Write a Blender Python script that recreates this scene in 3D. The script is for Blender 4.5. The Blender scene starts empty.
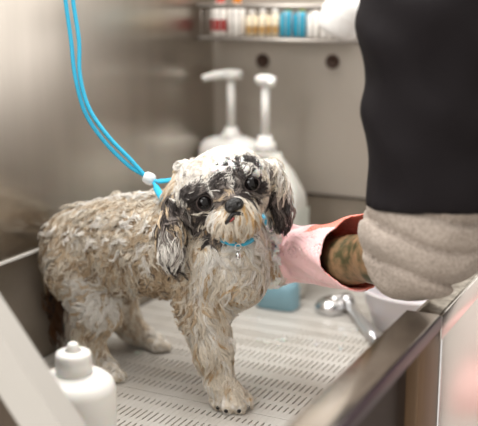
import bpy, bmesh, math, random
import numpy as np
from mathutils import Vector, Matrix
random.seed(7); rng = np.random.default_rng(7)
SC = bpy.context.scene; COL = SC.collection
# ---------------------------------------------------------------- camera
FPX = 985.0; PITCH = math.radians(12.8); YAW = math.radians(26.4)
F = np.array([-math.sin(YAW), math.cos(YAW), 0.]); R = np.array([math.cos(YAW), math.sin(YAW), 0.]); Z = np.array([0, 0, 1.])
CAM = np.array([.911, -1.725, .555])
FW = F*math.cos(PITCH) - Z*math.sin(PITCH); UP = F*math.sin(PITCH) + Z*math.cos(PITCH)
cd = bpy.data.cameras.new('camera'); cam = bpy.data.objects.new('camera', cd); COL.objects.link(cam)
cam.location = CAM; cam.rotation_euler = (math.pi/2 - PITCH, 0, YAW)
cd.sensor_width = 36; cd.lens = FPX*36/478; cd.clip_start = .02
cd.dof.use_dof = True; cd.dof.focus_distance = 1.27; cd.dof.aperture_fstop = 3.0
SC.camera = cam
# ---------------------------------------------------------------- light and exposure
w = bpy.data.worlds.new('world'); SC.world = w; w.use_nodes = True
w.node_tree.nodes['Background'].inputs[0].default_value = (1, .95, .89, 1)
w.node_tree.nodes['Background'].inputs[1].default_value = .95
def area(name, loc, target, size, energy, color=(1, .97, .93)):
    l = bpy.data.lights.new(name, 'AREA'); l.shape = 'RECTANGLE'; l.size, l.size_y = size; l.energy = energy; l.color = color
    o = bpy.data.objects.new(name, l); COL.objects.link(o); o.location = loc
    o.rotation_euler = (Vector(target) - Vector(loc)).to_track_quat('-Z', 'Y').to_euler()
    return o
area('ceiling_light', (.0, -.55, 1.75), (.25, -.5, 0), (1.0, 1.0), 26)
area('window_light', (1.9, 1.05, .7), (.3, -.4, .1), (1.2, 1.4), 12, (1, .98, .96))
area('front_fill_light', (-.5, -2.3, 1.5), (.25, -.5, .1), (1.1, 1.1), 26, (1, .98, .95))  # added fill from the front to brighten the dog's coat
SC.view_settings.view_transform = 'Standard'; SC.view_settings.look = 'None'
SC.view_settings.gamma = 1; SC.view_settings.use_curve_mapping = False
SC.view_settings.exposure = .42
# ---------------------------------------------------------------- helpers
def at(px, py, d):                       # pixel of the photograph + forward distance -> point
    u = (px - 239)/FPX; v = (213 - py)/FPX
    r = FW + R*u + UP*v
    return CAM + r*(d/(r @ F))
def at0(px, py, z):                      # pixel of the photograph + height -> point
    r = FW + R*((px-239)/FPX) + UP*((213-py)/FPX); return CAM + r*((z-CAM[2])/r[2])
def srgb(r, g, b):
    return tuple((c/255/12.92 if c/255 <= .04045 else ((c/255+.055)/1.055)**2.4) for c in (r, g, b))
def mat(name, col, rough=.5, metal=0, noise=None, bump=0, nscale=40, trans=0, sss=0, aniso=0, coat=0, stretch=None, attr=None, ior=1.45, emis=None):
    m = bpy.data.materials.new(name); m.use_nodes = True; nt = m.node_tree; b = nt.nodes['Principled BSDF']
    c = tuple(col) + (1,); b.inputs['Base Color'].default_value = c
    b.inputs['Roughness'].default_value = rough; b.inputs['Metallic'].default_value = metal
    b.inputs['Transmission Weight'].default_value = trans; b.inputs['IOR'].default_value = ior
    b.inputs['Subsurface Weight'].default_value = sss; b.inputs['Subsurface Scale'].default_value = .004
    b.inputs['Anisotropic'].default_value = aniso; b.inputs['Coat Weight'].default_value = coat; b.inputs['Coat Roughness'].default_value = .15
    tc = nt.nodes.new('ShaderNodeTexCoord'); mp = nt.nodes.new('ShaderNodeMapping')
    nt.links.new(tc.outputs['Object'], mp.inputs[0])
    if stretch: mp.inputs['Scale'].default_value = stretch
    if noise or bump:
        n = nt.nodes.new('ShaderNodeTexNoise'); n.inputs['Scale'].default_value = nscale; n.inputs['Detail'].default_value = 5
        nt.links.new(mp.outputs[0], n.inputs['Vector'])
    if noise:
        r = nt.nodes.new('ShaderNodeValToRGB'); r.color_ramp.elements[0].color = tuple(noise)+(1,); r.color_ramp.elements[1].color = c
        r.color_ramp.elements[0].position = .35; r.color_ramp.elements[1].position = .62
        nt.links.new(n.outputs[0], r.inputs[0]); nt.links.new(r.outputs[0], b.inputs['Base Color'])
    if bump:
        bp = nt.nodes.new('ShaderNodeBump'); bp.inputs['Strength'].default_value = bump; bp.inputs['Distance'].default_value = .002
        nt.links.new(n.outputs[0], bp.inputs['Height']); nt.links.new(bp.outputs[0], b.inputs['Normal'])
    if attr:
        a = nt.nodes.new('ShaderNodeAttribute'); a.attribute_name = attr
        nt.links.new(a.outputs['Color'], b.inputs['Base Color'])
    return m
def tag(o, label=None, cat=None, group=None, kind=None):
    for k, v in (('label', label), ('category', cat), ('group', group), ('kind', kind)):
        if v: o[k] = v
    return o
def link(o, parent=None):
    COL.objects.link(o)
    if parent is not None:
        o.parent = parent; o.matrix_parent_inverse = parent.matrix_world.inverted()
    return o
def obj(name, bm, m, parent=None, smooth=True, loc=None):
    me = bpy.data.meshes.new(name); bmesh.ops.recalc_face_normals(bm, faces=bm.faces); bm.to_mesh(me); bm.free()
    me.materials.append(m)
    if smooth: me.polygons.foreach_set('use_smooth', [True]*len(me.polygons))
    return link(bpy.data.objects.new(name, me), parent)
def empty(name, loc):
    o = bpy.data.objects.new(name, None); o.empty_display_size = .03; COL.objects.link(o); o.location = loc
    o.matrix_world = Matrix.Translation(loc); return o
def box(bm, x0, x1, y0, y1, z0, z1, bevel=0):
    r = bmesh.ops.create_cube(bm, size=1); vs = r['verts']
    for v in vs: v.co = Vector(((x0+x1)/2+v.co.x*(x1-x0), (y0+y1)/2+v.co.y*(y1-y0), (z0+z1)/2+v.co.z*(z1-z0)))
    if bevel:
        es = {e for v in vs for e in v.link_edges}
        bmesh.ops.bevel(bm, geom=list(es), offset=bevel, segments=3, affect='EDGES', profile=.5)
    return bm
def prism(bm, pts, off):                 # planar polygon extruded by a vector
    vs = [bm.verts.new(p) for p in pts]; f = bm.faces.new(vs)
    r = bmesh.ops.extrude_face_region(bm, geom=[f])
    bmesh.ops.translate(bm, vec=off, verts=[v for v in r['geom'] if isinstance(v, bmesh.types.BMVert)])
    return bm
def loft(bm, rings, n=32, e=2.0, cap=True):    # rings: (cx, cy, z, rx, ry[, e])
    prev = None; first = None
    for rg in rings:
        cx, cy, z, rx, ry = rg[:5]; ee = rg[5] if len(rg) > 5 else e
        cur = []
        for i in range(n):
            t = 2*math.pi*i/n; c, s = math.cos(t), math.sin(t)
            cur.append(bm.verts.new((cx+rx*math.copysign(abs(c)**(2/ee), c), cy+ry*math.copysign(abs(s)**(2/ee), s), z)))
        if prev:
            for i in range(n): bm.faces.new((prev[i], prev[(i+1) % n], cur[(i+1) % n], cur[i]))
        else: first = cur
        prev = cur
    if cap: bm.faces.new(prev); bm.faces.new(first[::-1])
    return bm
def tube(bm, pts, rad, n=10, flat=1.0, cap=True):
    pts = [Vector(p) for p in pts]; N = len(pts); rads = rad if hasattr(rad, '__len__') else [rad]*N
    prev = None; nrm = None
    for i, p in enumerate(pts):
        t = (pts[min(i+1, N-1)] - pts[max(i-1, 0)]).normalized()
        if nrm is None: nrm = t.orthogonal().normalized()
        nrm = (nrm - t*nrm.dot(t)).normalized(); bn = t.cross(nrm)
        cur = [bm.verts.new(p + nrm*math.cos(a)*rads[i] + bn*math.sin(a)*rads[i]*flat) for a in [2*math.pi*k/n for k in range(n)]]
        if prev:
            for k in range(n): bm.faces.new((prev[k], prev[(k+1) % n], cur[(k+1) % n], cur[k]))
        elif cap: bm.faces.new(cur[::-1])
        prev = cur
    if cap: bm.faces.new(prev)
    return bm
def spline(P, n=12):                     # Catmull-Rom through points
    P = [np.array(p, float) for p in P]; P = [2*P[0]-P[1]] + P + [2*P[-1]-P[-2]]; out = []
    for i in range(1, len(P)-2):
        a, b, c, d = P[i-1:i+3]
        for k in range(n):
            t = k/n; out.append(.5*((2*b)+(-a+c)*t+(2*a-5*b+4*c-d)*t*t+(-a+3*b-3*c+d)*t**3))
    out.append(P[-2]); return out
# ---- smooth value noise in numpy
_perm = rng.random(4096).astype(np.float32)
def vnoise(p, scale=1.0, seed=0):
    q = p*scale + seed*17.31; i = np.floor(q).astype(np.int64); f = (q-i); f = f*f*(3-2*f); out = 0
    for dx in (0, 1):
        for dy in (0, 1):
            for dz in (0, 1):
                h = ((i[..., 0]+dx)*73856093 ^ (i[..., 1]+dy)*19349663 ^ (i[..., 2]+dz)*83492791) & 4095
                wgt = (f[..., 0] if dx else 1-f[..., 0])*(f[..., 1] if dy else 1-f[..., 1])*(f[..., 2] if dz else 1-f[..., 2])
                out = out + _perm[h]*wgt
    return out*2-1
# ---- distance fields
def cone(a, b, ra, rb, k=.012):
    a = np.array(a, float); b = np.array(b, float); ab = b-a; L = ab @ ab
    def f(p):
        t = np.clip(((p-a) @ ab)/L, 0, 1)
        return np.linalg.norm(p-a-t[..., None]*ab, axis=-1) - (ra+(rb-ra)*t)
    return f, k
def ell(c, axes, rad, k=.012):
    c = np.array(c, float); A = np.array(axes, float); rad = np.array(rad, float)
    def f(p):
        q = ((p-c) @ A.T)/rad; n = np.linalg.norm(q, axis=-1); g = np.linalg.norm(q/rad, axis=-1)
        return n*(n-1)/np.maximum(g, 1e-6)
    return f, k
def chain(pts, k=.012):
    return [cone(pts[i][0], pts[i+1][0], pts[i][1], pts[i+1][1], k) for i in range(len(pts)-1)]
def field(prims):
    def f(p):
        d = None
        for g, k in prims:
            e = g(p)
            if d is None: d = e; continue
            h = np.clip(.5+.5*(d-e)/k, 0, 1); d = d*(1-h)+e*h-k*h*(1-h)
        return d
    return f
def grad(f, p, e=.001):
    g = np.stack([f(p+np.eye(3)[i]*e)-f(p-np.eye(3)[i]*e) for i in range(3)], -1)
    return g/np.maximum(np.linalg.norm(g, axis=-1, keepdims=True), 1e-9)
def nets(f, lo, hi, h):
    lo = np.array(lo); ax = [np.arange(lo[i], hi[i]+h, h) for i in range(3)]
    G = np.stack(np.meshgrid(*ax, indexing='ij'), -1); V = np.empty(G.shape[:3])
    for i in range(G.shape[0]): V[i] = f(G[i])
    s = V < 0; c = np.zeros(tuple(n-1 for n in V.shape), int); nx, ny, nz = c.shape
    acc = np.zeros(c.shape+(3,)); cnt = np.zeros(c.shape)
    cor = [(i, j, k) for i in (0, 1) for j in (0, 1) for k in (0, 1)]
    sl = lambda o: tuple(slice(o[a], o[a]+(nx, ny, nz)[a]) for a in range(3))
    for a in cor:
        for ax_ in range(3):
            if a[ax_]: continue
            b = list(a); b[ax_] = 1; b = tuple(b)
            va, vb = V[sl(a)], V[sl(b)]; m = (va < 0) != (vb < 0)
            t = np.where(m, va/np.where(m, va-vb, 1), 0)
            pt = np.array(a, float)+t[..., None]*(np.array(b)-np.array(a))
            acc += np.where(m[..., None], pt, 0); cnt += m
    m = cnt > 0; idx = -np.ones(c.shape, int); idx[m] = np.arange(m.sum())
    ii = np.argwhere(m); verts = lo+(ii+acc[m]/cnt[m][:, None])*h
    quads = []
    for ax_ in range(3):
        o = [1, 1, 1]; b = [0, 0, 0]; b[ax_] = 1; u, v = [(1, 2), (2, 0), (0, 1)][ax_]
        S0 = s[tuple(slice(None, -1) if a == ax_ else slice(None) for a in range(3))]
        S1 = s[tuple(slice(1, None) if a == ax_ else slice(None) for a in range(3))]
        e = np.argwhere(S0 != S1); e = e[(e[:, u] > 0) & (e[:, v] > 0) & (e[:, u] < c.shape[u]) & (e[:, v] < c.shape[v])]
        U = np.zeros(3, int); U[u] = 1; W = np.zeros(3, int); W[v] = 1
        q = np.stack([idx[tuple((e-U-W).T)], idx[tuple((e-W).T)], idx[tuple(e.T)], idx[tuple((e-U).T)]], 1)
        fl = S1[tuple(e.T)]; q[fl] = q[fl][:, ::-1]; quads.append(q)
    q = np.concatenate(quads); q = q[(q >= 0).all(1)]
    return verts, q
def npmesh(name, verts, quads, m, parent=None, col=None):
    me = bpy.data.meshes.new(name); me.vertices.add(len(verts)); me.vertices.foreach_set('co', np.asarray(verts, np.float32).ravel())
    me.loops.add(quads.size); me.loops.foreach_set('vertex_index', quads.astype(np.int32).ravel())
    me.polygons.add(len(quads)); me.polygons.foreach_set('loop_start', np.arange(0, quads.size, 4, dtype=np.int32))
    me.polygons.foreach_set('use_smooth', np.ones(len(quads), bool))
    me.update(calc_edges=True); me.validate()
    if col is not None:
        a = me.color_attributes.new('tint', 'FLOAT_COLOR', 'POINT')
        a.data.foreach_set('color', np.concatenate([col, np.ones((len(col), 1))], 1).astype(np.float32).ravel())
    me.materials.append(m)
    return link(bpy.data.objects.new(name, me), parent)
def solid(name, f, lo, hi, h, m, parent=None, colf=None):
    v, q = nets(f, lo, hi, h)
    return npmesh(name, v, q, m, parent, colf(v) if colf else None)
# ---------------------------------------------------------------- materials
steel = mat('brushed_steel', (.47, .43, .385), .28, 1, noise=(.40, .365, .325), nscale=9, aniso=.5, bump=.04, stretch=(1, 1, .15))
back_steel = mat('matte_steel', (.47, .425, .375), .42, .5, noise=(.42, .38, .33), nscale=7, aniso=.3, bump=.04, stretch=(1, 1, .3))
steel_low = mat('tub_liner_steel', (.36, .31, .26), .4, .5, noise=(.28, .24, .195), nscale=8, bump=.05)
steel_rim = mat('rim_steel', (.56, .52, .48), .2, 1, noise=(.46, .42, .38), nscale=25, bump=.06)
steel_wet = mat('wet_rim_steel', (.6, .56, .5), .3, 1, noise=(.3, .27, .23), nscale=70, bump=.5)
chrome = mat('chrome', (.75, .75, .76), .12, 1)
polished = mat('polished_steel', (.80, .78, .76), .2, 1, bump=.03, nscale=6, stretch=(1, 1, .2))
brownp = mat('brown_panel', srgb(108, 84, 60), .45, noise=srgb(96, 74, 52), nscale=30, stretch=(1, 1, .1))
darkp = mat('dark_panel', srgb(40, 30, 24), .5)
white_pl = mat('white_plastic', (.84, .83, .80), .35, sss=.15)
cream_pl = mat('milky_plastic', (.74, .74, .69), .35, sss=.1, noise=(.68, .68, .63), nscale=12)
grate_m = mat('grate_plastic', (.62, .60, .565), .3, noise=(.53, .50, .455), nscale=9, coat=.3)
blue_pl = mat('blue_translucent_plastic', srgb(150, 192, 208), .2, trans=.25)
bowl_m = mat('bowl_plastic', srgb(222, 218, 222), .3, sss=.1)
cyan = mat('cyan_cord', srgb(48, 176, 214), .4, bump=.3, nscale=400)
foam_m = mat('soap_foam', (.86, .85, .82), .45, bump=.9, nscale=500, sss=.3)
rub = mat('rubber_plug', srgb(58, 38, 26), .6)
# ---------------------------------------------------------------- setting: tub walls and room
def struct(name, bm, m, **k):
    o = obj(name, bm, m, smooth=False); o['kind'] = 'structure'; return o
SEAM = .173
bm = bmesh.new()
prism(bm, [(0, 0, SEAM), (0, -1.0, SEAM), (0, -1.0, .56), (0, -.94, .78), (0, 0, .78)], (-.012, 0, 0))
struct('wall_left', bm, steel)
bm = box(bmesh.new(), -.014, -.001, -1.26, .0, -.03, SEAM-.001); struct('wall_left_liner', bm, steel_low).name = 'wall_lower_left'
bm = bmesh.new(); prism(bm, [(0, 0, SEAM), (.63, 0, SEAM), (.63, 0, .24), (.37, 0, .50), (.35, 0, .78), (0, 0, .78)], (0, .012, 0))
struct('wall_back', bm, back_steel)
bm = box(bmesh.new(), -.001, .63, .001, .014, -.03, SEAM-.001); struct('wall_lower_back', bm, steel_low)
bm = box(bmesh.new(), .0002, .0045, -1.0, -.001, SEAM-.003, SEAM+.0005); struct('trim_1', bm, mat('trim_white', (.8, .78, .75), .3))
bm = box(bmesh.new(), .0035, .6, -.003, -.0002, SEAM-.0035, SEAM-.001); struct('trim_2', bm, darkp)
bm = box(bmesh.new(), -.014, .62, -1.27, .0, -.035, -.03); struct('floor_tub_basin', bm, mat('basin_steel', (.42, .38, .33), .4, 1)).name = 'floor_basin'
room_w = mat('room_wall_paint', (.72, .70, .67), .6); room_f = mat('room_floor_tile', (.6, .57, .54), .35)
bm = box(bmesh.new(), -1.2, 3.2, -3.2, 2.0, -.80, -.75); struct('floor', bm, room_f)
bm = box(bmesh.new(), -1.2, 3.2, 1.5, 1.55, -.75, 1.9); struct('wall_far', bm, room_w).name = 'wall_room_back'
bm = box(bmesh.new(), -1.25, -1.2, -3.2, 1.5, -.75, 1.9); struct('wall_room_left', bm, room_w)
bm = box(bmesh.new(), 3.2, 3.25, -3.2, 1.5, -.75, 1.9); struct('wall_room_right', bm, room_w)
# ---------------------------------------------------------------- tub stand with rim
tub = empty('grooming_tub', (.6, -.62, -.75)); tag(tub, 'stainless steel dog grooming tub with folded rim and brown side panel', 'tub')
RZ = .19
bm = box(bmesh.new(), .5985, .638, -1.26, -.655, RZ-.012, RZ, .0015); nr = obj('near_rim', bm, steel_rim, tub)
bm = box(bmesh.new(), .612, .638, -.654, .0, RZ-.012, RZ-.001, .0015); fr__ = obj('far_rim', bm, steel_wet, tub)
bm = box(bmesh.new(), .638, .641, -1.26, -.655, RZ-.017, RZ-.002, .0008); obj('rim_lip', bm, mat('painted_purple_reflection', (.03, .016, .024), .35), nr)  # dark purple reflection put into the lip's own colour
bm = box(bmesh.new(), .638, .641, -.655, .0, RZ-.032, RZ-.002, .0008); obj('far_rim_lip', bm, polished, fr__)['label'] = 'bright polished lip'
bm = box(bmesh.new(), .6, .612, -1.26, .0, -.03, RZ-.012); obj('front_side', bm, steel_low, tub, smooth=False)
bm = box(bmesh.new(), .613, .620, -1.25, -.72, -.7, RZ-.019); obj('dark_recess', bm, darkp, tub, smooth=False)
bm = box(bmesh.new(), .613, .634, -.72, -.63, -.7, RZ-.019, .002); bp_ = obj('brown_post', bm, brownp, tub)
bm = box(bmesh.new(), .613, .636, -.629, -.625, -.7, RZ-.034, .001); obj('edge_strip', bm, chrome, bp_)
bm = box(bmesh.new(), .613, .632, -.624, 0, -.7, RZ-.034, .002); obj('polished_panel', bm, polished, tub)
for x in (.05, .58):
    for y in (-1.2, -.05):
        bm = box(bmesh.new(), x-.02, x+.02, y-.02, y+.02, -.75, -.036 if x < .3 else -.701); obj('leg', bm, steel_low, tub)
# slanted entry panel at the near left
xa = lambda z: .339+(.19-z)*.815
bm = bmesh.new(); Y0 = -1.0
prism(bm, [(0, Y0-.018, -.03), (xa(-.03)-.02, Y0-.018, -.03), (0, Y0-.018, .575)], (0, .008, 0))
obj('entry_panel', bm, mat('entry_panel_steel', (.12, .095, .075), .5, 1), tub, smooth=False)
bm = bmesh.new(); nd = Vector((.773, 0, .634)); up_ = Vector((-.634, 0, .773))
p0 = Vector((xa(-.0), Y0-.02, .0)); p1 = Vector((xa(.6), Y0-.02, .6)); thick = nd*-.045
fo = Vector((0, -.0016, 0)); prism(bm, [p0+fo, p1+fo, p1+thick+fo, p0+thick+fo], (0, .0015, 0)); prism(bm, [p0, p1, p1-nd*.003, p0-nd*.003], (0, .028, 0))
obj('slanted_flange', bm, mat('pale_flange', (.46, .44, .41), .45, .1), tub, smooth=False)['label'] = 'pale slanted flange'
# ---------------------------------------------------------------- grates
def grate(y0, y1, label):
    bm = bmesh.new(); pit = .0088; x0, x1 = .004, .594
    n = int((x1-x0)/pit)
    for i in range(n+1):
        x = x0+i*pit; box(bm, x, x+.0063, y0, y1, -.010, 0)
    m = int((y1-y0)/.042)
    for j in range(m+1):
        y = y0+(y1-y0)*j/m; wd = .0065 if 0 < j < m else .020
        if j % 5 == 3 and j < m: wd = .011
        box(bm, x0, x1, max(y-wd, y0), min(y+wd, y1), -.0098, -.0002)
    for x in (x0+.02, (x0+x1)/2, x1-.02):
        for y in (y0+.02, y1-.02): box(bm, x-.012, x+.012, y-.012, y+.012, -.0298, -.0099)
    o = obj('floor_grate', bm, grate_m, smooth=False)
    obj('slot_fill_sheet', box(bmesh.new(), x0, x1, y0, y1, -.0042, -.0032), mat('tan_slot_fill', (.50, .46, .40), .35), o, smooth=False)  # sheet added under the slots to lighten their deep dark
    return tag(o, label, 'grate', 'slotted tub grates')
grate(-.6142, -.003, 'white slotted plastic grate under the far half of the tub, wet with suds')
grate(-1.24, -.615, 'white slotted plastic grate nearest the viewer, under the front paw and beyond the seam')
# ---------------------------------------------------------------- pump jugs
lab_g = mat('green_print', srgb(120, 178, 150), .5); lab_b = mat('grey_print', srgb(150, 160, 172), .5)
def jug(x, y, hx, hy, label, ang, m, zs=1.0, tall=False):
    t = empty('pump_jug', (x, y, 0.0))
    prof = [(.001, .94), (.006, 1), (.09, 1), (.172, 1), (.185, .97), (.2, .9), (.225, .7), (.247, .46), (.255, .38)]
    if tall: prof = [(.001, .94), (.006, 1), (.09, 1), (.225, 1), (.238, .97), (.248, .86), (.253, .6), (.255, .4)]
    bm = loft(bmesh.new(), [(x, y, z*zs, hx*s, hy*s if s > .4 else hx*s, 4.5 if z < .19 else 3.0 if z < .24 else 2.2) for z, s in prof], 48)
    obj('jug_body', bm, m, t)
    bm = loft(bmesh.new(), [(x, y, .2555*zs, .020, .020), (x, y, .286, .0195, .0195), (x, y, .288, .014, .014), (x, y, .298, .013, .013)], 32)
    obj('collar', bm, white_pl, t)
    bm = loft(bmesh.new(), [(x, y, .2985, .0078, .0078), (x, y, .388, .0078, .0078)], 20); obj('pump_stem', bm, white_pl, t)
    c, s = math.cos(ang), math.sin(ang); L = .055 if ang > 3 else .022
    pts = [(x-c*.02, y-s*.02, .397), (x, y, .399), (x+c*L*.5, y+s*L*.5, .397), (x+c*L, y+s*L, .391)]
    bm = tube(bmesh.new(), spline(pts, 5), [.009]*8+[.0085]*4+[.007]*3+[.006], 14)
    loft(bm, [(x, y, .3885, .012, .012), (x, y, .394, .020, .015), (x, y, .403, .020, .015), (x, y, .407, .010, .010)], 24)
    obj('pump_head', bm, white_pl, t)
    if label.startswith('milky'):
        bm = bmesh.new(); box(bm, x+hx+.0002, x+hx+.001, y-.03, y+.03, .07, .17); 
        box(bm, x-.01, x+hx*.86, y-hy-.001, y-hy-.0003, .08, .165)
        pl_ = obj('printed_label', bm, mat('pale_label', srgb(214, 220, 212), .5), t, smooth=False)
        bm = bmesh.new()
        for k, zz in enumerate((.15, .138, .126, .114, .1)): box(bm, x+.02, x+.03+.024*((k*7) % 3)/2, y-hy-.0016, y-hy-.0011, zz, zz+.005)
        obj('label_print', bm, lab_b, pl_, smooth=False)
        bm = bmesh.new(); box(bm, x+.0, x+.014, y-hy-.0016, y-hy-.0011, .105, .15); obj('label_print', bm, lab_g, pl_, smooth=False)
    return tag(t, label, 'soap jug', 'pump jugs in the corner')
jug(.066, -.056, .063, .038, 'white jug in the tub corner, the left pump with its spout pointing left', math.pi+.56, white_pl, 1.10, True)
jug(.172, -.130, .074, .04, 'milky translucent jug with slanted shoulders and printed label, the right pump', math.radians(-30), cream_pl, 1.05)
# blue bottle
t = empty('blue_bottle', (.224, -.184, 0)); tag(t, 'squat translucent light blue bottle on the grate beneath the pink glove', 'bottle')
bm = loft(bmesh.new(), [(.224, -.184, .001, .038, .024), (.224, -.184, .004, .037, .026), (.224, -.184, .036, .037, .026), (.224, -.184, .047, .034, .022), (.224, -.184, .053, .02, .016), (.224, -.184, .055, .013, .013)], 40, e=4)
obj('bottle_body', bm, blue_pl, t)
bm = loft(bmesh.new(), [(.224, -.184, .0555, .014, .014), (.224, -.184, .068, .013, .013)], 24); obj('cap', bm, white_pl, t)
# ---------------------------------------------------------------- wall plugs
for i, (px, py) in enumerate(((.106, .4215), (.2487, .4245))):
    bm = bmesh.new(); loft(bm, [(0, 0, 0, .0135, .0135), (0, 0, .003, .0135, .0135), (0, 0, .0045, .011, .011), (0, 0, .0025, .008, .008), (0, 0, .0015, .004, .004)], 28)
    bmesh.ops.rotate(bm, verts=bm.verts, matrix=Matrix.Rotation(math.pi/2, 3, 'X')); bmesh.ops.translate(bm, verts=bm.verts, vec=(px, -.0005, py))
    tag(obj('rubber_plug', bm, rub), ('round dark brown plug in the wall above the left-hand pump spouts', 'round dark brown plug in the wall farther from the corner, right of the pumps')[i], 'wall plug', 'wall plugs')
# ---------------------------------------------------------------- wire rack and its bottles
RX0, RX1, RY0, RY1, RB, RT = .018, .33, -.095, -.006, .466, .525
rk = empty('wire_rack', (.15, -.05, RB)); tag(rk, 'grey wire basket rack on the back wall holding bottles', 'rack')
wire = mat('rack_wire', (.40, .37, .34), .45, .7)
bm = bmesh.new()
for z, r in ((RT, .0042), (RB, .0034)):
    tube(bm, [(RX0, RY1, z), (RX0, RY0, z)], r); tube(bm, [(RX0, RY0, z), (RX1, RY0, z)], r); tube(bm, [(RX1, RY0, z), (RX1, RY1, z)], r); tube(bm, [(RX1, RY1, z), (RX0, RY1, z)], r)
obj('rail', bm, wire, rk)
bm = bmesh.new()
for i in range(24):
    x = RX0+(RX1-RX0)*(i+.5)/24; tube(bm, [(x, RY0, RT), (x, RY0, RB), (x, RY1, RB)], .0013, 6)
obj('basket_wires', bm, wire, rk)
def bottle(name, x, y, h, r, m, capm, label, cat='bottle', band=None, ry=None):
    z = RB+.0042; t = empty(name, (x, y, z)); ry = ry or r
    bm = loft(bmesh.new(), [(x, y, z, r*.93, ry*.93), (x, y, z+.003, r, ry), (x, y, z+h*.66, r, ry), (x, y, z+h*.78, r*.6, ry*.6), (x, y, z+h*.8, r*.45, ry*.45)], 24, e=2.4)
    obj('bottle_body', bm, m, t)
    bm = loft(bmesh.new(), [(x, y, z+h*.803, r*.5, ry*.5), (x, y, z+h, r*.46, ry*.46)], 20); obj('cap', bm, capm, t)
    if band:
        bm = loft(bmesh.new(), [(x, y, z+h*.12, r+.0006, ry+.0006, 2.4), (x, y, z+h*.4, r+.0006, ry+.0006, 2.4)], 24, e=2.4, cap=False); obj('label_band', bm, band, t)
    return tag(t, label, cat, {'shampoo_bottle': 'tall bottles in the rack', 'small_bottle': 'small cream bottles in the rack', 'turquoise_bottle': 'turquoise bottles in the rack', 'white_bottle': 'white bottles in the rack'}[name])
red = mat('red_plastic', srgb(226, 72, 48), .4); orange = mat('orange_plastic', srgb(244, 152, 30), .4); wht = mat('white_bottle', srgb(240, 236, 230), .4)
crm = mat('cream_bottle', srgb(232, 218, 190), .4); amber = mat('amber_band', srgb(190, 150, 92), .5); tq = mat('turquoise_bottle', srgb(40, 150, 180), .4); lime = mat('lime_cap', srgb(200, 205, 70), .4)
crimson = mat('crimson_band', srgb(170, 60, 60), .5)
bottle('shampoo_bottle', .040, -.05, .075, .0165, wht, red, 'white bottle with a red top at the left end of the rack', band=crimson)
bottle('shampoo_bottle', .076, -.05, .074, .0165, wht, orange, 'white bottle with an orange top, second from the rack\'s left end')
for i, (x, lb) in enumerate(((.107, 'small cream bottle beside the orange-topped one in the rack'), (.1305, 'small cream bottle in the middle of the three in the rack'), (.154, 'small cream bottle touching the turquoise one in the rack'))):
    bottle('small_bottle', x, -.05, .047+.002*i, .0115, crm, wht, lb, band=amber)
bottle('turquoise_bottle', .1785, -.05, .058, .0135, tq, lime, 'turquoise bottle with a yellow-green cap left in the rack')
bottle('turquoise_bottle', .2055, -.05, .057, .0130, tq, lime, 'turquoise bottle with a yellow-green cap, the right one of the pair')
for i, (x, lb) in enumerate(((.2315, 'white bottle beside the turquoise pair in the rack'), (.257, 'white bottle next to the tall white towel roll'))):
    bottle('white_bottle', x, -.05, .057, .0125, wht, wht, lb)
bm = bmesh.new(); 
for k in range(1): tube(bm, spline([(.308, -.145, RB+.012), (.320, -.142, RB+.045), (.338, -.140, RB+.075)], 8), [.022, .03, .033, .035, .036, .037, .038, .038, .039, .039, .038, .038, .037, .036, .034, .03, .024], 28)
tag(obj('towel_roll', bm, mat('white_towel', (.82, .81, .79), .8, bump=.6, nscale=200)), 'bulky white rolled towel at the right end of the rack, beside the black sleeve', 'towel')
# ---------------------------------------------------------------- foreground bottle
bx_, by_ = .292, -.889
t = empty('soap_bottle', (bx_, by_, 0)); tag(t, 'blurred white soap bottle with a screw cap and small nozzle in the near left foreground', 'bottle')
bm = loft(bmesh.new(), [(bx_, by_, .0005, .042, .042), (bx_, by_, .004, .046, .046), (bx_, by_, .122, .046, .046), (bx_, by_, .131, .043, .043), (bx_, by_, .137, .036, .036), (bx_, by_, .140, .024, .024), (bx_, by_, .1415, .018, .018)], 48); obj('bottle_body', bm, white_pl, t)
bm = loft(bmesh.new(), [(bx_, by_, .142, .0205, .0205), (bx_, by_, .162, .020, .020), (bx_, by_, .1655, .0185, .0185), (bx_, by_, .167, .012, .012)], 40); cap_ = obj('cap', bm, white_pl, t)
bm = loft(bmesh.new(), [(bx_, by_, .1672, .0095, .0095), (bx_, by_, .171, .006, .006), (bx_, by_, .174, .0065, .0065), (bx_, by_, .1765, .004, .004)], 24); obj('nozzle', bm, white_pl, cap_)
q = at(46, 376, 1.22); jx, jy = q[0], q[1]
bm = loft(bmesh.new(), [(jx, jy, .0005, .019, .019), (jx, jy, .022, .0195, .0195), (jx, jy, .0225, .021, .021), (jx, jy, .034, .021, .021), (jx, jy, .036, .017, .017)], 32)
tag(obj('lidded_jar', bm, white_pl), 'small white lidded jar behind the soap bottle, below the tail', 'jar')
# ---------------------------------------------------------------- bowl and shower head
bw = at(402, 318, 1.56); X, Y = bw[0], bw[1]; X = .485; Y = -.17
bm = bmesh.new(); prof = [(.075, .0005), (.082, .003), (.092, .035), (.096, .04), (.099, .062), (.106, .067), (.107, .072), (.103, .072), (.095, .062), (.088, .035), (.078, .005), (.06, .004)]
loft(bm, [(X, Y, z, r, r) for r, z in prof], 56)
tag(obj('washing_bowl', bm, bowl_m), 'whitish translucent plastic bowl with a stepped rim behind the steel tub rim', 'bowl')
t = empty('shower_head', tuple(at(330, 304, 1.60))); tag(t, 'chrome hand shower lying on the grate under the glove', 'hand shower')
hc = at0(331, 304, .014); 
bm = loft(bmesh.new(), [(hc[0], hc[1], .0008, .026, .026), (hc[0], hc[1], .006, .029, .029), (hc[0], hc[1], .014, .028, .028), (hc[0], hc[1], .022, .018, .018), (hc[0], hc[1], .026, .01, .01)], 36); obj('spray_head', bm, chrome, t)
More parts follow.
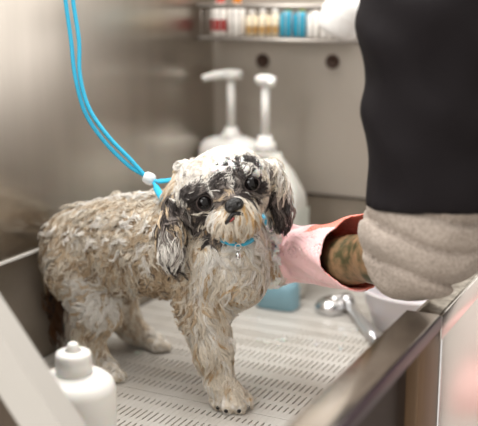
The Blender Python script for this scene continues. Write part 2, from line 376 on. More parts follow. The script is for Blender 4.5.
e1 = at0(346, 300, .02); e2 = at0(375, 340, .009); e3 = at0(398, 372, .009)
bm = tube(bmesh.new(), spline([hc+[0, 0, .004], e1], 4), [.011]*5, 16); tube(bm, [e1, e1*.9+e2*.1], [.014, .012], 16); obj('neck_joint', bm, chrome, t)
bm = tube(bmesh.new(), spline([e1*.9+e2*.1, e2], 6), .0085, 16); obj('handle', bm, mat('brushed_handle', (.72, .72, .73), .3, .9), t)
bm = tube(bmesh.new(), spline([e2, e3, e3+[.05, -.1, 0]], 8), .007, 12); obj('hose', bm, chrome, t)
# ---------------------------------------------------------------- the dog
dog = empty('shih_tzu_dog', (.24, -.56, 0)); tag(dog, 'wet lathered shih tzu with tan and white coat standing in the tub, head tilted', 'dog')
H = at(226, 189, 1.255); RS = math.radians(24)
S_ = math.cos(RS)*R + math.sin(RS)*UP; U_ = -math.sin(RS)*R + math.cos(RS)*UP; F_ = -FW
def hd(s, u, f): return H + (S_*s + U_*u + F_*f)*.01
HA = (S_, U_, F_)
def g0(px, py, z=0):
    u = (px-239)/FPX; v = (213-py)/FPX; r = FW+R*u+UP*v; return CAM+r*((z-CAM[2])/r[2])
body = []
body += chain([(at(82, 246, 1.43), .056), (at(125, 245, 1.395), .062), (at(172, 243, 1.345), .064), (at(214, 254, 1.295), .054)], .03)
body += chain([(at(205, 240, 1.31), .050), (at(216, 215, 1.30), .045)], .03)                       # neck
body += chain([(at(236, 276, 1.285), .038), (at(236, 236, 1.275), .034)], .03)                      # breast
body += chain([(at(80, 268, 1.395), .046), (at(98, 308, 1.375), .028), (at(90, 334, 1.38), .019), (g0(98, 362, .016), .014), (g0(110, 370, .012), .0135)], .016)
body += chain([(at(108, 268, 1.47), .042), (at(118, 308, 1.46), .024), (at(132, 328, 1.475), .016), (g0(138, 335, .015), .014), (g0(154, 341, .012), .0145)], .016)
fp = g0(232, 403, .012)
body += chain([(at(200, 275, 1.29), .042), (at(204, 308, 1.275), .029), (at(212, 346, 1.262), .0185), (at(219, 380, 1.255), .0145), (g0(229, 396, .018), .019)], .016)
for k, (dx, dz) in enumerate(((-15, 0), (-5, 4), (6, 4), (15, 0))):                                 # toes
    body += [cone(g0(231+dx*.5, 394, .014), g0(232+dx, 402+dz, .0095), .010, .0095, .004)]
for dx, dy in ((-7, 2), (0, 5), (7, 4)):
    body += [cone(g0(150, 340, .012), g0(158+dx, 342+dy, .009), .010, .009, .004), cone(g0(106, 368, .012), g0(112+dx, 372+dy, .009), .010, .009, .004)]
body += chain([(at(244, 258, 1.31), .034), (at(272, 262, 1.33), .023), (at(292, 258, 1.345), .016), (at(304, 262, 1.35), .016)], .016)
tailp = [(at(62, 232, 1.45), .016), (at(50, 252, 1.46), .014), (at(53, 300, 1.47), .012), (at(56, 335, 1.48), .008)]
body += chain(tailp, .012)
head = [ell(hd(0, .2, 0), HA, (.055, .049, .05), .02), ell(hd(0, -1.2, 1.2), HA, (.047, .038, .04), .015),
        cone(hd(-.3, -2.2, 3.2), hd(.05, -2.6, 5.1), .020, .0145, .010),
        ell(hd(-1.5, -3.5, 4.8), HA, (.013, .013, .013), .008), ell(hd(.8, -3.5, 4.8), HA, (.013, .013, .013), .008),
        ell(hd(-.4, -4.7, 3.9), HA, (.014, .010, .014), .008),
        ell(hd(-3.3, .9, 3.6), HA, (.017, .008, .012), .010), ell(hd(2.6, 1.1, 3.6), HA, (.017, .008, .012), .010)]
ears = chain([(at(188, 174, 1.28), .014), (at(177, 198, 1.262), .013), (at(171, 228, 1.247), .013), (at(171, 250, 1.242), .0115), (at(173, 265, 1.242), .006)], .010)
ears += chain([(at(268, 170, 1.29), .015), (at(276, 188, 1.288), .013), (at(281, 208, 1.285), .0105), (at(282, 224, 1.283), .006)], .012)
sdf_dog = field(body+head+ears)
EYES = [hd(-3.15, -.65, 4.45), hd(3.2, -.85, 4.35)]
ER = .0108
def sdf_sock(p):
    d = sdf_dog(p)
    for e in EYES: d = np.maximum(d, -(np.linalg.norm(p-e, axis=-1)-ER-.0006))
    return d
TAN = np.array(srgb(218, 196, 166)); DTAN = np.array(srgb(178, 152, 122)); CRM = np.array(srgb(236, 226, 210)); WHT = np.array(srgb(246, 241, 234))
CHAR = np.array(srgb(56, 49, 47)); GREY = np.array(srgb(132, 122, 116)); GOLD = np.array(srgb(206, 172, 124)); BRN = np.array(srgb(110, 72, 40))
def pick(r, tab):                        # r in 0..1, tab of (weight, colour)
    out = np.zeros(r.shape+(3,)); lo = 0; tot = sum(a for a, _ in tab)
    for a, c in tab:
        m = (r >= lo) & (r <= lo+a/tot+1e-9); out[m] = c; lo += a/tot
    return out
P3 = [at(175, 285, 1.30), at(90, 300, 1.36)]
EARL, EARR = at(175, 222, 1.25), at(280, 200, 1.28)
def coat_colour(p, r):
    q = (p-H)*100; s, u, f = q @ S_, q @ U_, q @ F_
    out = pick(r, [(.34, TAN), (.10, DTAN), (.37, CRM), (.19, WHT)])
    dl = np.array([R, UP, FW]); v = (p-CAM)
    side = np.linalg.norm(p-P3[0], axis=-1) < .055; out[side] = pick(r[side], [(.40, TAN), (.24, DTAN), (.08, GREY), (.28, CRM)])
    th = np.linalg.norm(p-P3[1], axis=-1) < .038; out[th] = pick(r[th], [(.2, TAN), (.8, WHT)])
    # breast, throat and fore legs
    a = (p-at(200, 250, 1.3)) @ R > 0; nk = a & (np.linalg.norm(q, axis=-1) > 5.0); out[nk] = pick(r[nk], [(.14, TAN), (.06, GOLD), (.4, CRM), (.4, WHT)])
    lg = (p[..., 2] < .10) & ~((p-at(170, 300, 1.3)) @ R < 0); out[lg] = pick(r[lg], [(.22, TAN), (.04, GOLD), (.46, CRM), (.28, WHT)])
    tl = np.linalg.norm((p-at(52, 300, 1.47))*[1, 1, .5], axis=-1) < .03; out[tl & (p[..., 2] < .2)] = pick(r[tl & (p[..., 2] < .2)], [(.7, BRN), (.3, CHAR)])
    pw = p[..., 2] < .03; out[pw] = pick(r[pw], [(.12, GOLD), (.38, CRM), (.5, WHT)])
    hm = (np.linalg.norm(q, axis=-1) < 7.6) & (f > -3.5)
    hr = pick(r, [(.74, WHT), (.14, CRM), (.12, GREY)])
    n = vnoise(p, 90, 3)
    fore = (u < 2.2) & (u > -1.6) & (abs(s) < 4.6) & (f > 2); hr[fore] = pick(np.clip(r+n*.25, 0, 1)[fore], [(.60, CHAR), (.26, GREY), (.14, WHT)])
    ck = (s < -2.6) & (u < .4); hr[ck] = pick(r[ck], [(.4, GREY), (.38, CHAR), (.22, TAN)])
    ckr = (s > 3.0) & (u < .4); hr[ckr] = pick(r[ckr], [(.65, CRM), (.2, GREY), (.15, TAN)])
    for e, rr in zip(EYES, (2.1, 1.8)):
        d = np.linalg.norm(p-e+F_*.004, axis=-1)*100 < rr*.95; hr[d] = pick(r[d], [(.85, CHAR), (.15, GREY)])
    mz = (abs(s+.3) < 2.9) & (u < -1.9) & (f > 2.4); hr[mz] = pick(r[mz], [(.62, CRM), (.2, GOLD), (.10, WHT), (.08, GREY)])
    br = (abs(s+.4) < 1.2) & (u > -1.9) & (u < -.4) & (f > 3.2); hr[br] = pick(r[br], [(.6, GREY), (.2, TAN), (.2, CHAR)])
    out[hm] = hr[hm]
    l = np.array([g(p) for g, k in ears[:4]]).min(0) < .004; zz = p[..., 2]
    zt = at(175, 226, 1.27)[2]; zb = at(175, 251, 1.27)[2]; zu = at(175, 188, 1.27)[2]
    lm = l & (s < -4.1); k = pick(r, [(.5, CHAR), (.28, GREY), (.12, TAN), (.10, CRM)]); wt = pick(r, [(.7, WHT), (.3, GREY)])
    k[(zz < zt) & (zz > zb)] = wt[(zz < zt) & (zz > zb)]; top = zz > zu; k[top] = pick(r, [(.5, CRM), (.35, TAN), (.15, GREY)])[top]
    out[lm] = k[lm]
    rm = (np.linalg.norm((p-at(282, 208, 1.278))*[1, 1, .6], axis=-1) < .018) & (zz < at(280, 186, 1.28)[2]); out[rm] = pick(r, [(.6, CHAR), (.3, GREY), (.1, CRM)])[rm]
    return out
skin_dog = mat('wet_undercoat', (.5, .4, .3), .55, attr='tint', bump=.6, nscale=220)
lo = np.array([-.02, -.78, -.006]); hi = np.array([.52, -.40, .40])
def cc(v): return coat_colour(v, np.clip(.5+.5*vnoise(v, 160, 1), 0, 1))*.9
fdog = lambda p: np.maximum(sdf_sock(p), .0006-p[..., 2])
DV, DQ = nets(fdog, lo, hi, .0038)
npmesh('body', DV, DQ, skin_dog, dog, cc(DV))
# ---- strands
hair_m = mat('wet_hair', (.5, .4, .3), .3, attr='tint'); hair_m.node_tree.nodes['Principled BSDF'].inputs['Specular IOR Level'].default_value = .6
def surface_points(n, w=None):
    a, b, c, d = (DV[DQ[:, i]] for i in range(4)); ar = np.linalg.norm(np.cross(c-a, d-b), axis=1)
    cen = (a+b+c+d)/4
    if w is not None: ar = ar*w(cen)
    i = rng.choice(len(DQ), n, p=ar/ar.sum()); u = rng.random((n, 1)); v = rng.random((n, 1))
    return (a[i]*(1-u)+b[i]*u)*(1-v)+(d[i]*(1-u)+c[i]*u)*v
def locks(name, roots, flow, length, per=11, clump=.0042, rad=.0007, K=8, wave=.0035, lift=.35, h=.004, grav=.35, tipc=.88, parent=dog, hmax=.010, colour=None, wfreq=1.2):
    n = len(roots); nrm = grad(sdf_dog, roots); L = length*(.65+.7*rng.random(n)); step = (L/(K-1))[:, None]
    d = flow(roots, nrm); d = d-nrm*np.sum(d*nrm, 1, keepdims=True); d /= np.maximum(np.linalg.norm(d, axis=1, keepdims=True), 1e-6)
    sw = (vnoise(roots, 38, 5)*1.5+rng.normal(0, .35, n))[:, None]                                  # swirl in the tangent plane
    bt = np.cross(nrm, d); d = d*np.cos(sw)+bt*np.sin(sw); bt = np.cross(nrm, d)
    p = roots-nrm*.001; pts = [p]; ph = rng.random(n)*6.28; fr = wfreq*(.7+.6*rng.random(n)); lf = lift*(.5+rng.random(n))[:, None]
    for k in range(1, K):
        t = k/(K-1); nn = grad(sdf_dog, p)
        v = d+nn*lf*(1-1.5*t)+np.array([0, 0, -grav])*t+bt*(np.cos(ph+fr*6.28*t)*.75)[:, None]*(wave/.0035)
        v /= np.linalg.norm(v, axis=1, keepdims=True); p = p+v*step
        s = sdf_dog(p)[:, None]; want = h*(.4+.6*math.sin(min(1, t*1.6)*math.pi/2))
        p = p+nn*np.clip(want-s, 0, .01); 
        if hmax: p = p-nn*np.clip(s-hmax, 0, .02)*.6
        for e in EYES:
            q_ = p-e; fr2 = (q_ @ F_) > -.008; q_ = q_-(q_ @ F_)[:, None]*F_; dd = np.linalg.norm(q_, axis=1, keepdims=True)
            p = p+np.where(fr2[:, None] & (dd < ER*1.2), q_/np.maximum(dd, 1e-5)*(ER*1.2-dd), 0)
        p[:, 2] = np.maximum(p[:, 2], .0015)
        pts.append(p)
    G = np.stack(pts, 1)                                                                             # n,K,3
    off = rng.normal(0, 1, (n, per, 3)); off -= nrm[:, None]*np.sum(off*nrm[:, None], 2, keepdims=True)*.75; off *= clump
    s = np.linspace(0, 1, K); sh = (1-tipc*s**.8)
    fz = rng.normal(0, .0006, (n, per, K, 3))*s[None, None, :, None]
    Pn = G[:, None]+off[:, :, None]*sh[None, None, :, None]+fz                                       # n,per,K,3
    Pn = Pn.reshape(-1, K, 3); M = len(Pn); 
    Pn[:, :, 2] = np.maximum(Pn[:, :, 2], .0012)
    T = np.gradient(Pn, axis=1); T /= np.maximum(np.linalg.norm(T, axis=2, keepdims=True), 1e-9)
    ref = np.repeat(nrm, per, 0)[:, None]+np.zeros_like(T); A = np.cross(T, ref); A /= np.maximum(np.linalg.norm(A, axis=2, keepdims=True), 1e-9); B = np.cross(T, A)
    rr = (rad*(.7+.6*rng.random((M, 1, 1))))*((1-s*.85)[None, :, None])
    ring = np.stack([Pn+(A*math.cos(a)+B*math.sin(a))*rr for a in (0, 2.094, 4.189)], 2)             # M,K,3,3
    verts = ring.reshape(-1, 3); base = (np.arange(M)*K*3)[:, None, None]+(np.arange(K-1)*3)[None, :, None]
    j = np.arange(3)[None, None]; j2 = (j+1) % 3
    quads = np.stack([base+j, base+j2, base+3+j2, base+3+j], -1).reshape(-1, 4)
    lr = rng.random(n); lr = np.clip(lr*.7+.3*(.5+.5*vnoise(roots, 60, 9)), 0, 1); c = (colour or coat_colour)(roots, lr)
    c = np.repeat(c, per, 0)*(.85+.3*rng.random((M, 1))); c = np.repeat(c, K*3, 0)
    return npmesh(name, verts, quads, hair_m, parent, np.clip(c, 0, 1))
def hq(p): q = (p-H)*100; return q @ S_, q @ U_, q @ F_
DOWN = np.array([0, 0, -1.])
def ishead(p): s, u, f = hq(p); return (np.linalg.norm((p-H)*100, axis=-1) < 7.4) & (f > -4)
EC = np.array([at(175, 225, 1.272), at(282, 202, 1.28)])
def isear(p):
    s, u, f = hq(p); l = np.array([g(p) for g, k in ears]); return (l.min(0) < .006) & (np.abs(s) > 4.2)
back = -R*.9+F*.35
def flow_body(p, n): return back*1.0+DOWN*.75+0*p
def w_body(p): return (~ishead(p) & ~isear(p) & (p[:, 2] > .075) & ((p-at(196, 250, 1.3)) @ R < .0)).astype(float)
locks('body_coat', surface_points(3900, w_body), flow_body, .027, wave=.0042, per=13, h=.0038, rad=.00052, clump=.0034, tipc=.93)
def w_br(p): return (~ishead(p) & ~isear(p) & (p[:, 2] > .075) & ((p-at(196, 250, 1.3)) @ R >= .0)).astype(float)
locks('breast_coat', surface_points(1500, w_br), lambda p, n: DOWN+R*.12*vnoise(p, 30, 2)[:, None], .042, wave=.0028, per=13, h=.0025, hmax=.006, rad=.0005, clump=.0034, tipc=.93)
def w_paw(p): return (p[:, 2] <= .026).astype(float)
locks('paw_hair', surface_points(420, w_paw), lambda p, n: DOWN+F_*.5+0*p, .009, wave=.001, per=9, h=.0012, hmax=.003, rad=.0005, clump=.003)
def w_lg(p): return (~ishead(p) & ~isear(p) & (p[:, 2] <= .08) & (p[:, 2] > .026)).astype(float)
locks('leg_hair', surface_points(720, w_lg), lambda p, n: DOWN+F_*.15+0*p, .018, wave=.0025, per=10, h=.0015, hmax=.004, rad=.0006)
def w_tail(p): return (np.array([g(p) for g, k in chain(tailp)]).min(0) < .006).astype(float)*(p[:, 2] < .22)
def w_top(p): return (~ishead(p) & ~isear(p) & (p[:, 2] > .2)).astype(float)
locks('lathered_tufts', surface_points(200, w_top), flow_body, .024, wave=.005, per=16, rad=.00052, clump=.003, h=.008, lift=1.3, hmax=.017, grav=.1, colour=lambda p, r: pick(r, [(.6, WHT), (.4, CRM)]))
locks('tail_hair', surface_points(160, w_tail), lambda p, n: DOWN+0*p, .04, wave=.002, per=12, h=.003, hmax=.012, rad=.0006, grav=.8)
def w_ear(p): return isear(p).astype(float)
locks('ear_hair', surface_points(420, w_ear), lambda p, n: DOWN+0*p, .030, per=12, wave=.0022, h=.002, hmax=.006, rad=.0006, grav=.8)
# head: crown, face, beard
def noeye(p): return np.minimum(np.linalg.norm(p-EYES[0], axis=1), np.linalg.norm(p-EYES[1], axis=1)) > .0115
def w_crown(p): s, u, f = hq(p); return (ishead(p) & ~isear(p) & (u > .9) & noeye(p)).astype(float)
locks('crown_hair', surface_points(760, w_crown), lambda p, n: S_*(np.sign(hq(p)[0]+.3)*.9)[:, None]-U_*.2-F_*.5, .022, per=14, wave=.006, h=.003, hmax=.007, rad=.0005, grav=.15)
NOSE = hd(.1, -2.3, 6.0)
def w_face(p): s, u, f = hq(p); return (ishead(p) & ~isear(p) & (u <= .9) & (f > -1) & ~((abs(s+.3) < 2.8) & (u < -1.7) & (f > 3)) & noeye(p)).astype(float)
locks('face_hair', surface_points(620, w_face), lambda p, n: (p-NOSE)*18+DOWN*.25, .013, per=15, wave=.003, h=.0010, hmax=.003, rad=.00042, grav=.3, clump=.0025)
def w_muz(p): s, u, f = hq(p); return ((abs(s+.3) < 2.9) & (u < -1.4) & (f > 2.4) & (np.linalg.norm(p-NOSE, axis=1) > .011)).astype(float)*np.where(f > 4, 1.5, 1)
locks('beard', surface_points(300, w_muz), lambda p, n: (p-NOSE)*35+DOWN*.7+S_*.15, .030, per=13, wave=.0020, h=.0012, hmax=.012, rad=.00045, grav=.7, clump=.0026)
# features
eye_m = mat('eye', (.004, .003, .003), .03); eye_m.node_tree.nodes['Principled BSDF'].inputs['Specular IOR Level'].default_value = .3; lid_m = mat('eyelid', srgb(54, 42, 38), .4); nose_m = mat('nose_leather', (.012, .011, .011), .28, bump=.8, nscale=500)
for e in EYES:
    bm = bmesh.new(); bmesh.ops.create_uvsphere(bm, u_segments=32, v_segments=20, radius=ER); bmesh.ops.translate(bm, verts=bm.verts, vec=e); eo = obj('eye', bm, eye_m, dog)
    rim = [e+F_*.0050+(S_*math.cos(a)+U_*math.sin(a)*.94)*.0098 for a in np.linspace(0, 2*math.pi, 25)]
    obj('eyelid', tube(bmesh.new(), rim, .0013, 8, cap=False), lid_m, eo)
npf = field([ell(hd(.1, -2.3, 6.45), HA, (.0115, .0085, .007), .003), ell(hd(-.5, -2.55, 6.6), HA, (.006, .006, .006), .003), ell(hd(.7, -2.55, 6.6), HA, (.006, .006, .006), .003)])
def nose_f(p):
    d = npf(p)
    for s in (-.5, .7): d = np.maximum(d, -(np.linalg.norm((p-hd(s, -2.5, 7.25)), axis=-1)-.0026))
    return d
solid('nose', nose_f, NOSE-.022, NOSE+.026, .0011, nose_m, dog)
bm = tube(bmesh.new(), spline([hd(-1.9, -4.2, 5.9), hd(-1.2, -3.75, 6.4), hd(-.4, -3.35, 6.55), hd(.5, -3.75, 6.4), hd(1.2, -4.3, 5.9)], 5), .0026, 8); obj('mouth_line', bm, nose_m, dog)
bm = tube(bmesh.new(), spline([hd(-1.2, -4.0, 6.3), hd(-.9, -3.95, 6.42), hd(-.5, -3.85, 6.5)], 5), .0018, 8); obj('lip', bm, mat('red_lip', srgb(140, 58, 54), .25), dog)['label'] = 'red wet lip'
for pc in ([(218, 408), (226, 411), (239, 411), (248, 407)]):
    q = g0(*pc, .006); bm = bmesh.new(); bmesh.ops.create_uvsphere(bm, u_segments=12, v_segments=8, radius=.0028); bmesh.ops.translate(bm, verts=bm.verts, vec=q); obj('claw', bm, nose_m, dog)
# foam on the dog: lumpy patches over crown and back
def foam(name, spots, parent, label=None, scale=1.0, h=.0019):
    pr = [ell(c, np.eye(3), (r*1.0, r*1.0, r*.8), .006) for c, r in spots]; fb = field(pr); P = np.array([c for c, r in spots]); mr = max(r for _, r in spots)+.006
    f = lambda p: fb(p)+vnoise(p, 260, 4)*.0022+vnoise(p, 600, 6)*.0011
    return solid(name, f, P.min(0)-mr, P.max(0)+mr, h, foam_m, parent)
def on_head(s, u):                      # drop a point onto the head surface
    p = hd(s, u, 7.5)
    for _ in range(40): p = p-F_*max(sdf_dog(p[None])[0], 0)*.9
    return p
def drop(px, py, d0):
    p = at(px, py, d0)
    for _ in range(60): p = p+FW*max(sdf_dog(p[None])[0], 0)*.8
    return p
cr = []
for i in range(70):
    px = rng.uniform(196, 266); t = (px-231)/42; py = 151+13*t*t+rng.uniform(0, 14); cr.append((drop(px, py, 1.1)+FW*.0012, rng.uniform(.002, .0042)))
foam('crown_lather', cr, dog, h=.0014)
# ---------------------------------------------------------------- leash with noose
lz = empty('grooming_leash', tuple(at(147, 179, 1.33))); tag(lz, 'cyan grooming loop cord hanging from above and cinched round the dog\'s neck', 'leash')
L1 = [(50, -420, 1.42), (54, -200, 1.41), (59, -60, 1.40), (65.5, 0, 1.39), (71, 40, 1.38), (75, 75, 1.37), (85, 112, 1.36), (104, 141, 1.35), (128, 165, 1.34), (144, 175, 1.335)]
L2 = [(60, -420, 1.415), (63, -200, 1.405), (67, -60, 1.395), (73, 0, 1.385), (79, 40, 1.375), (80, 75, 1.365), (89, 108, 1.355), (108, 136, 1.345), (131, 160, 1.338), (146, 177, 1.333)]
for L in (L1, L2): obj('cord', tube(bmesh.new(), spline([at(*q) for q in L], 8), .0030, 12), cyan, lz)
sp = at(150, 179, 1.33); dr = (at(156, 182, 1.33)-sp); dr /= np.linalg.norm(dr)
bm = tube(bmesh.new(), [sp-dr*.010, sp-dr*.007, sp, sp+dr*.005, sp+dr*.008], [.005, .008, .009, .008, .004], 18); obj('slider', bm, mat('slider_bead', (.85, .88, .9), .25, trans=.2), lz)
bm = tube(bmesh.new(), spline([sp+dr*.004, at(163, 181, 1.30), at(177, 179, 1.268)], 6), [.0025]*4+[.0042]*9, 12, .5); obj('noose_strand', bm, cyan, lz)
bm = tube(bmesh.new(), spline([sp+dr*.004, at(158, 191, 1.295), at(167, 206, 1.255)], 6), [.0025]*4+[.0048]*9, 12, .5); obj('noose_strand', bm, cyan, lz)
cl = empty('dog_collar', tuple(at(238, 243, 1.235))); tag(cl, 'narrow cyan collar showing under the dog\'s beard with clear drop tag', 'collar')
cpts = [at(207, 230, 1.285), at(222, 240, 1.240), at(238, 244, 1.224), at(250, 241, 1.238), at(259, 232, 1.29), at(264, 218, 1.31), at(240, 205, 1.345), at(205, 212, 1.335), at(192, 222, 1.31), at(207, 230, 1.285)]
obj('strap', tube(bmesh.new(), spline(cpts, 6), .0034, 12), cyan, cl)
bm = tube(bmesh.new(), [at(238, 247, 1.216)+(R*math.cos(a)+UP*math.sin(a))*.004 for a in np.linspace(0, 6.283, 17)], .0008, 8); rg_ = obj('ring', bm, chrome, cl)
tp = at(238, 255, 1.216); bm = loft(bmesh.new(), [(tp[0], tp[1], tp[2]-.006, .001, .001), (tp[0], tp[1], tp[2]-.004, .0035, .0035), (tp[0], tp[1], tp[2], .0033, .0033), (tp[0], tp[1], tp[2]+.006, .001, .001)], 16); obj('drop_tag', bm, chrome, rg_)
# ---------------------------------------------------------------- the groomer
per = empty('person', (.95, -.45, -.75)); tag(per, 'person in black shirt and grey sleeve leaning over the tub, one pink glove', 'person')
SH = at(436, -55, 1.13); EL = at(428, 250, 1.10); WR = at(325, 254, 1.30)
arm = chain([(SH, .055), (at(432, 120, 1.10), .048), (EL, .034), (at(385, 256, 1.18), .033), (at(350, 260, 1.245), .029), (WR, .023)], .02)
PALM = at(296, 256, 1.325)
hand = chain([(WR, .026), (at(302, 254, 1.325), .027)], .015)+[ell(at(285, 254, 1.325), (R, Z, F), (.030, .036, .018), .012)]
fing = []
for i, (y0, y1, dd, ln) in enumerate(((240, 238, 0, 0), (250, 252, .0, 5), (260, 266, 0, 3), (269, 280, 0, -4))):
    fing += chain([(at(283, y0, 1.345), .0095), (at(272-ln*.3, (y0+y1)/2, 1.368), .0090), (at(262-ln*.6, y1, 1.372), .0085), (at(254-ln, y1+2, 1.360), .0078)], .005)
thumb = chain([(at(300, 240, 1.305), .012), (at(287, 230, 1.290), .0105), (at(274, 232, 1.285), .0095)], .006)
SR = np.array([.72, -.20, .58])
torso = chain([(np.array([.76, -.42, .56]), .095), (np.array([.84, -.42, .30]), .10), (np.array([.93, -.43, .04]), .115)], .05)
torso += chain([(SH+[.02, .03, .0], .055), (np.array([.74, -.42, .60]), .07), (SR, .055)], .05)
torso += chain([(np.array([.72, -.42, .62]), .05), (np.array([.66, -.42, .72]), .045)], .03)+[ell(np.array([.62, -.42, .79]), np.eye(3), (.085, .07, .105), .02)]
torso += chain([(SR, .05), (np.array([.68, -.16, .36]), .042), (np.array([.64, -.12, .23]), .03), (np.array([.625, -.10, .205]), .018)], .02)
legs = chain([(np.array([.93, -.50, .02]), .085), (np.array([.90, -.52, -.34]), .058), (np.array([.95, -.52, -.69]), .038), (np.array([.88, -.52, -.715]), .032)], .03)
legs += chain([(np.array([.93, -.34, .02]), .085), (np.array([.90, -.32, -.34]), .058), (np.array([.95, -.32, -.69]), .038), (np.array([.88, -.32, -.715]), .032)], .03)
skinf = field(arm+hand+fing+thumb)
skin = mat('tattooed_skin', srgb(132, 104, 76), .5, noise=srgb(66, 62, 38), nscale=60, sss=.1, bump=.2, stretch=(1, 1, 1))
bodyf = field(arm+torso+legs+hand)
def union(p): return np.minimum(bodyf(p), field(fing+thumb)(p))
v, q = nets(lambda p: bodyf(p), (.25, -.80, -.75), (1.08, -.05, .92), .0085); npmesh('body', v, q, skin, per)
# pink glove (five fingers) with a flared cuff
gl = field([(lambda p, g=g: g(p)-.0075, k) for g, k in hand]+[(lambda p, g=g: g(p)-.0025, k) for g, k in fing+thumb])
ax0, ax1 = at(303, 254, 1.325), at(345, 256, 1.250); axd = (ax1-ax0); axl = np.linalg.norm(axd); axd /= axl
cu = np.cross(axd, Z); cu /= np.linalg.norm(cu); cv = np.cross(cu, axd)
def cuff(p):
    q = p-ax0; t = q @ axd; a = np.arctan2(q @ cv, q @ cu); r = np.linalg.norm(q-t[..., None]*axd, axis=-1)
    want = .0375+.0045*np.clip(t/axl, -.3, 1.8)+.0025*np.sin(3*a+1)+.0012*np.sin(7*a+t*90); 
    fc = ((q-t[..., None]*axd) @ (-F))/np.maximum(r, 1e-5); want = want+.016*np.clip((q @ Z)/.035, 0, 1)*np.clip(t/axl-.45, 0, 1)*np.clip(.6-fc, 0, 1); end = axl*(1.27-.27*fc+.05*np.sin(3*a)-.16*(q @ Z)/.04*np.clip(fc+.4, 0, 1))
    return np.maximum(np.abs(r-want)-.0016, np.maximum(t-end, -t-.012))*.8
def glove(p):
    d = gl(p)+vnoise(p, 55, 8)*.0018; c = cuff(p); q = p-ax0; t = q @ axd
    d = np.maximum(d, t-.001); h_ = np.clip(.5+.5*(d-c)/.004, 0, 1); return d*(1-h_)+c*h_-.004*h_*(1-h_)
pink = mat('pink_rubber', srgb(238, 178, 180), .38, sss=.1, attr='tint', nscale=25, bump=.25)
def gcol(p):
    q = p-ax0; t = q @ axd; r = np.linalg.norm(q-t[..., None]*axd, axis=-1); a = np.arctan2(q @ cv, q @ cu); lit_through = (t > .016) & (r < .0375+.0045*np.clip(t/axl, -.3, 1.8)+.0025*np.sin(3*a+1)+.0012*np.sin(7*a+t*90)-.0003)
    fc = ((q-t[..., None]*axd) @ (-F))/np.maximum(r, 1e-5); lit_through = lit_through | ((t > .028) & (fc < .1))
    return np.where(lit_through[:, None], np.array(srgb(238, 138, 122)), np.array(srgb(244, 202, 203)))  # coral: light through the thin rubber, put into the cuff colour
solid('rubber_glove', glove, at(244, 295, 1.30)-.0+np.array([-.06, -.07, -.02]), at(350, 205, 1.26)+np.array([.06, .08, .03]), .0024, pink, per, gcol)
# sleeves
def folds(p, axis0, d, f1, amp, seed):
    return vnoise(p*np.array([1, 1, 2.2]), f1, seed)*amp+vnoise(p*np.array([1, 1, 1.5]), f1*2.2, seed+1)*amp*.35
gs = chain([(at(428, 180, 1.10), .050), (at(425, 212, 1.10), .056), (at(424, 240, 1.105), .058), (at(403, 247, 1.14), .050), (at(384, 250, 1.18), .044), (at(366, 254, 1.215), .042)], .03)
gsf = field(gs); c0 = at(383, 252, 1.17); cdv = -R*.9-UP*.34+F*.45; cdv /= np.linalg.norm(cdv)
cdv2 = cdv
def grey(p):
    q = (p-EL); s = q @ UP
    s = s-5.5*(q @ R)**2; roll = .011*(1-np.abs(np.sin(s*88+(q @ R)*16+.9*vnoise(p, 13, 3)+.5)))**2.2*np.clip(.8+.7*vnoise(p, 16, 31), .25, 1)-.004
    d = gsf(p)+roll+vnoise(p, 30, 12)*.005
    return np.maximum(np.maximum(d, -(gsf(p)+.007)*((p-c0) @ cdv > -.02)-1*((p-c0) @ cdv <= -.02)), (p-c0) @ cdv)
grey_m = mat('grey_marl_knit', srgb(166, 155, 145), .9, noise=srgb(138, 127, 118), nscale=330, bump=.35)
solid('grey_sleeve', grey, at(426, 300, 1.10)+np.array([-.14, -.12, -.02]), at(425, 165, 1.10)+np.array([.10, .12, 0]), .0032, grey_m, per)
bs = chain([(SH+[.0, .0, .02], .076), (at(434, 20, 1.10), .076), (at(437, 100, 1.10), .074), (at(436, 225, 1.10), .082)], .03)
bs += [(lambda p, g=g: g(p)-.022, k) for g, k in torso[:5]]
bsf = field(bs); hem = at(434, 203, 1.10); hn = -Z+(R*.04)
def black(p):
    d = bsf(p)+vnoise(p*np.array([1, 1, .6]), 11, 20)*.003+vnoise(p, 27, 21)*.005+.0025*np.sin((p @ (R*60+Z*75))+2*vnoise(p, 9, 2))
    armzone = np.linalg.norm((p-hem) @ np.array([R, F]).T, axis=-1) < .13
    cut = np.where(armzone, (p-hem) @ hn+.004*vnoise(p, 22, 5), -.05-p[..., 2]*0)
    low = -.04-p[..., 2]
    return np.maximum(np.maximum(d, cut), low)
black_m = mat('black_cotton', srgb(15, 10, 13), .8, bump=.15, nscale=300); black_m.node_tree.nodes['Principled BSDF'].inputs['Specular IOR Level'].default_value = .25
solid('black_shirt', black, (.50, -.82, -.06), (1.12, -.08, .80), .0062, black_m, per)
trs = [(lambda p, g=g: g(p)-.014, k) for g, k in legs]; trf = field(trs+[cone(np.array([.93, -.42, .05]), np.array([.93, -.42, -.02]), .125, .12, .04)])
solid('trousers', lambda p: np.maximum(np.maximum(trf(p), p[..., 2]-.03), -.70-p[..., 2]), (.72, -.68, -.72), (1.10, -.16, .06), .010, mat('dark_trousers', srgb(40, 40, 48), .85), per)
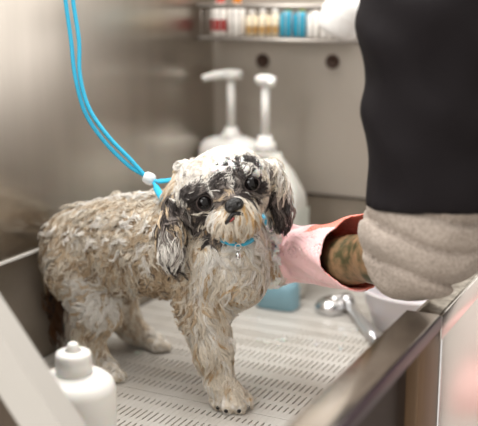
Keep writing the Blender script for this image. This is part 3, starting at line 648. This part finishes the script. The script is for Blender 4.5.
hf = field([ell(np.array([.635, -.42, .815]), np.eye(3), (.092, .08, .095), .02)])
solid('hair', lambda p: np.maximum(hf(p)+vnoise(p, 60, 3)*.004, -(p-np.array([.60, -.42, .79])) @ np.array([.8, 0, .6])), (.50, -.53, .68), (.76, -.31, .95), .006, mat('dark_hair', srgb(48, 34, 26), .6, bump=.5, nscale=200), per)
# suds on the glove and on the grate
fs = []
for i in range(34):
    a = rng.uniform(0, 1); px = rng.uniform(262, 280); py = 228+a*58; d = 1.303-.012*math.sin(a*math.pi)+rng.uniform(0, .01); fs.append((at(px, py, d), rng.uniform(.003, .0065)))
o = foam('lather', fs, None); tag(o, 'white lather clinging between the dog\'s foreleg and the pink glove', 'foam', kind='stuff')
fs = []
for cx, cy, sx, sy, n in ((272, 340, 30, 8, 9), (352, 330, 12, 5, 6), (330, 345, 20, 8, 5), (130, 352, 20, 4, 4), (255, 318, 14, 4, 5), (240, 411, 8, 2, 4)):
    for i in range(n): q = g0(cx+rng.normal(0, sx*.5), cy+rng.normal(0, sy*.5), .001); fs.append((q, rng.uniform(.001, .0028)))
V_, Q_, nn = [], [], 0
bm = bmesh.new()
for c, r in fs:
    for k in range(3):
        res = bmesh.ops.create_icosphere(bm, subdivisions=2, radius=r*rng.uniform(.6, 1)); o_ = Vector((rng.normal(0, r*.8), rng.normal(0, r*.8), 0))
        for v in res['verts']: v.co = Vector((v.co.x*1.3, v.co.y*1.3, v.co.z*.45))+Vector(c)+o_
tag(obj('suds', bm, foam_m), 'scattered white soap suds lying on the slotted grate', 'foam', kind='stuff')
# ---------------------------------------------------------------- unseen block added for the pink reflection in the tub panel
ot = empty('reflection_block', (1.15, 1.3, -.75)); tag(ot, 'pink block on a white base, added out of view for its reflection in the polished tub panel', 'reflection_block')
obj('pink_block', box(bmesh.new(), .66, 1.6, 1.12, 1.46, -.69, -.565, .03), mat('pink_for_reflection', srgb(238, 196, 192), .9, bump=.5, nscale=200), ot)
obj('base', box(bmesh.new(), .74, 1.58, 1.14, 1.44, -.749, -.691, .01), white_pl, ot)
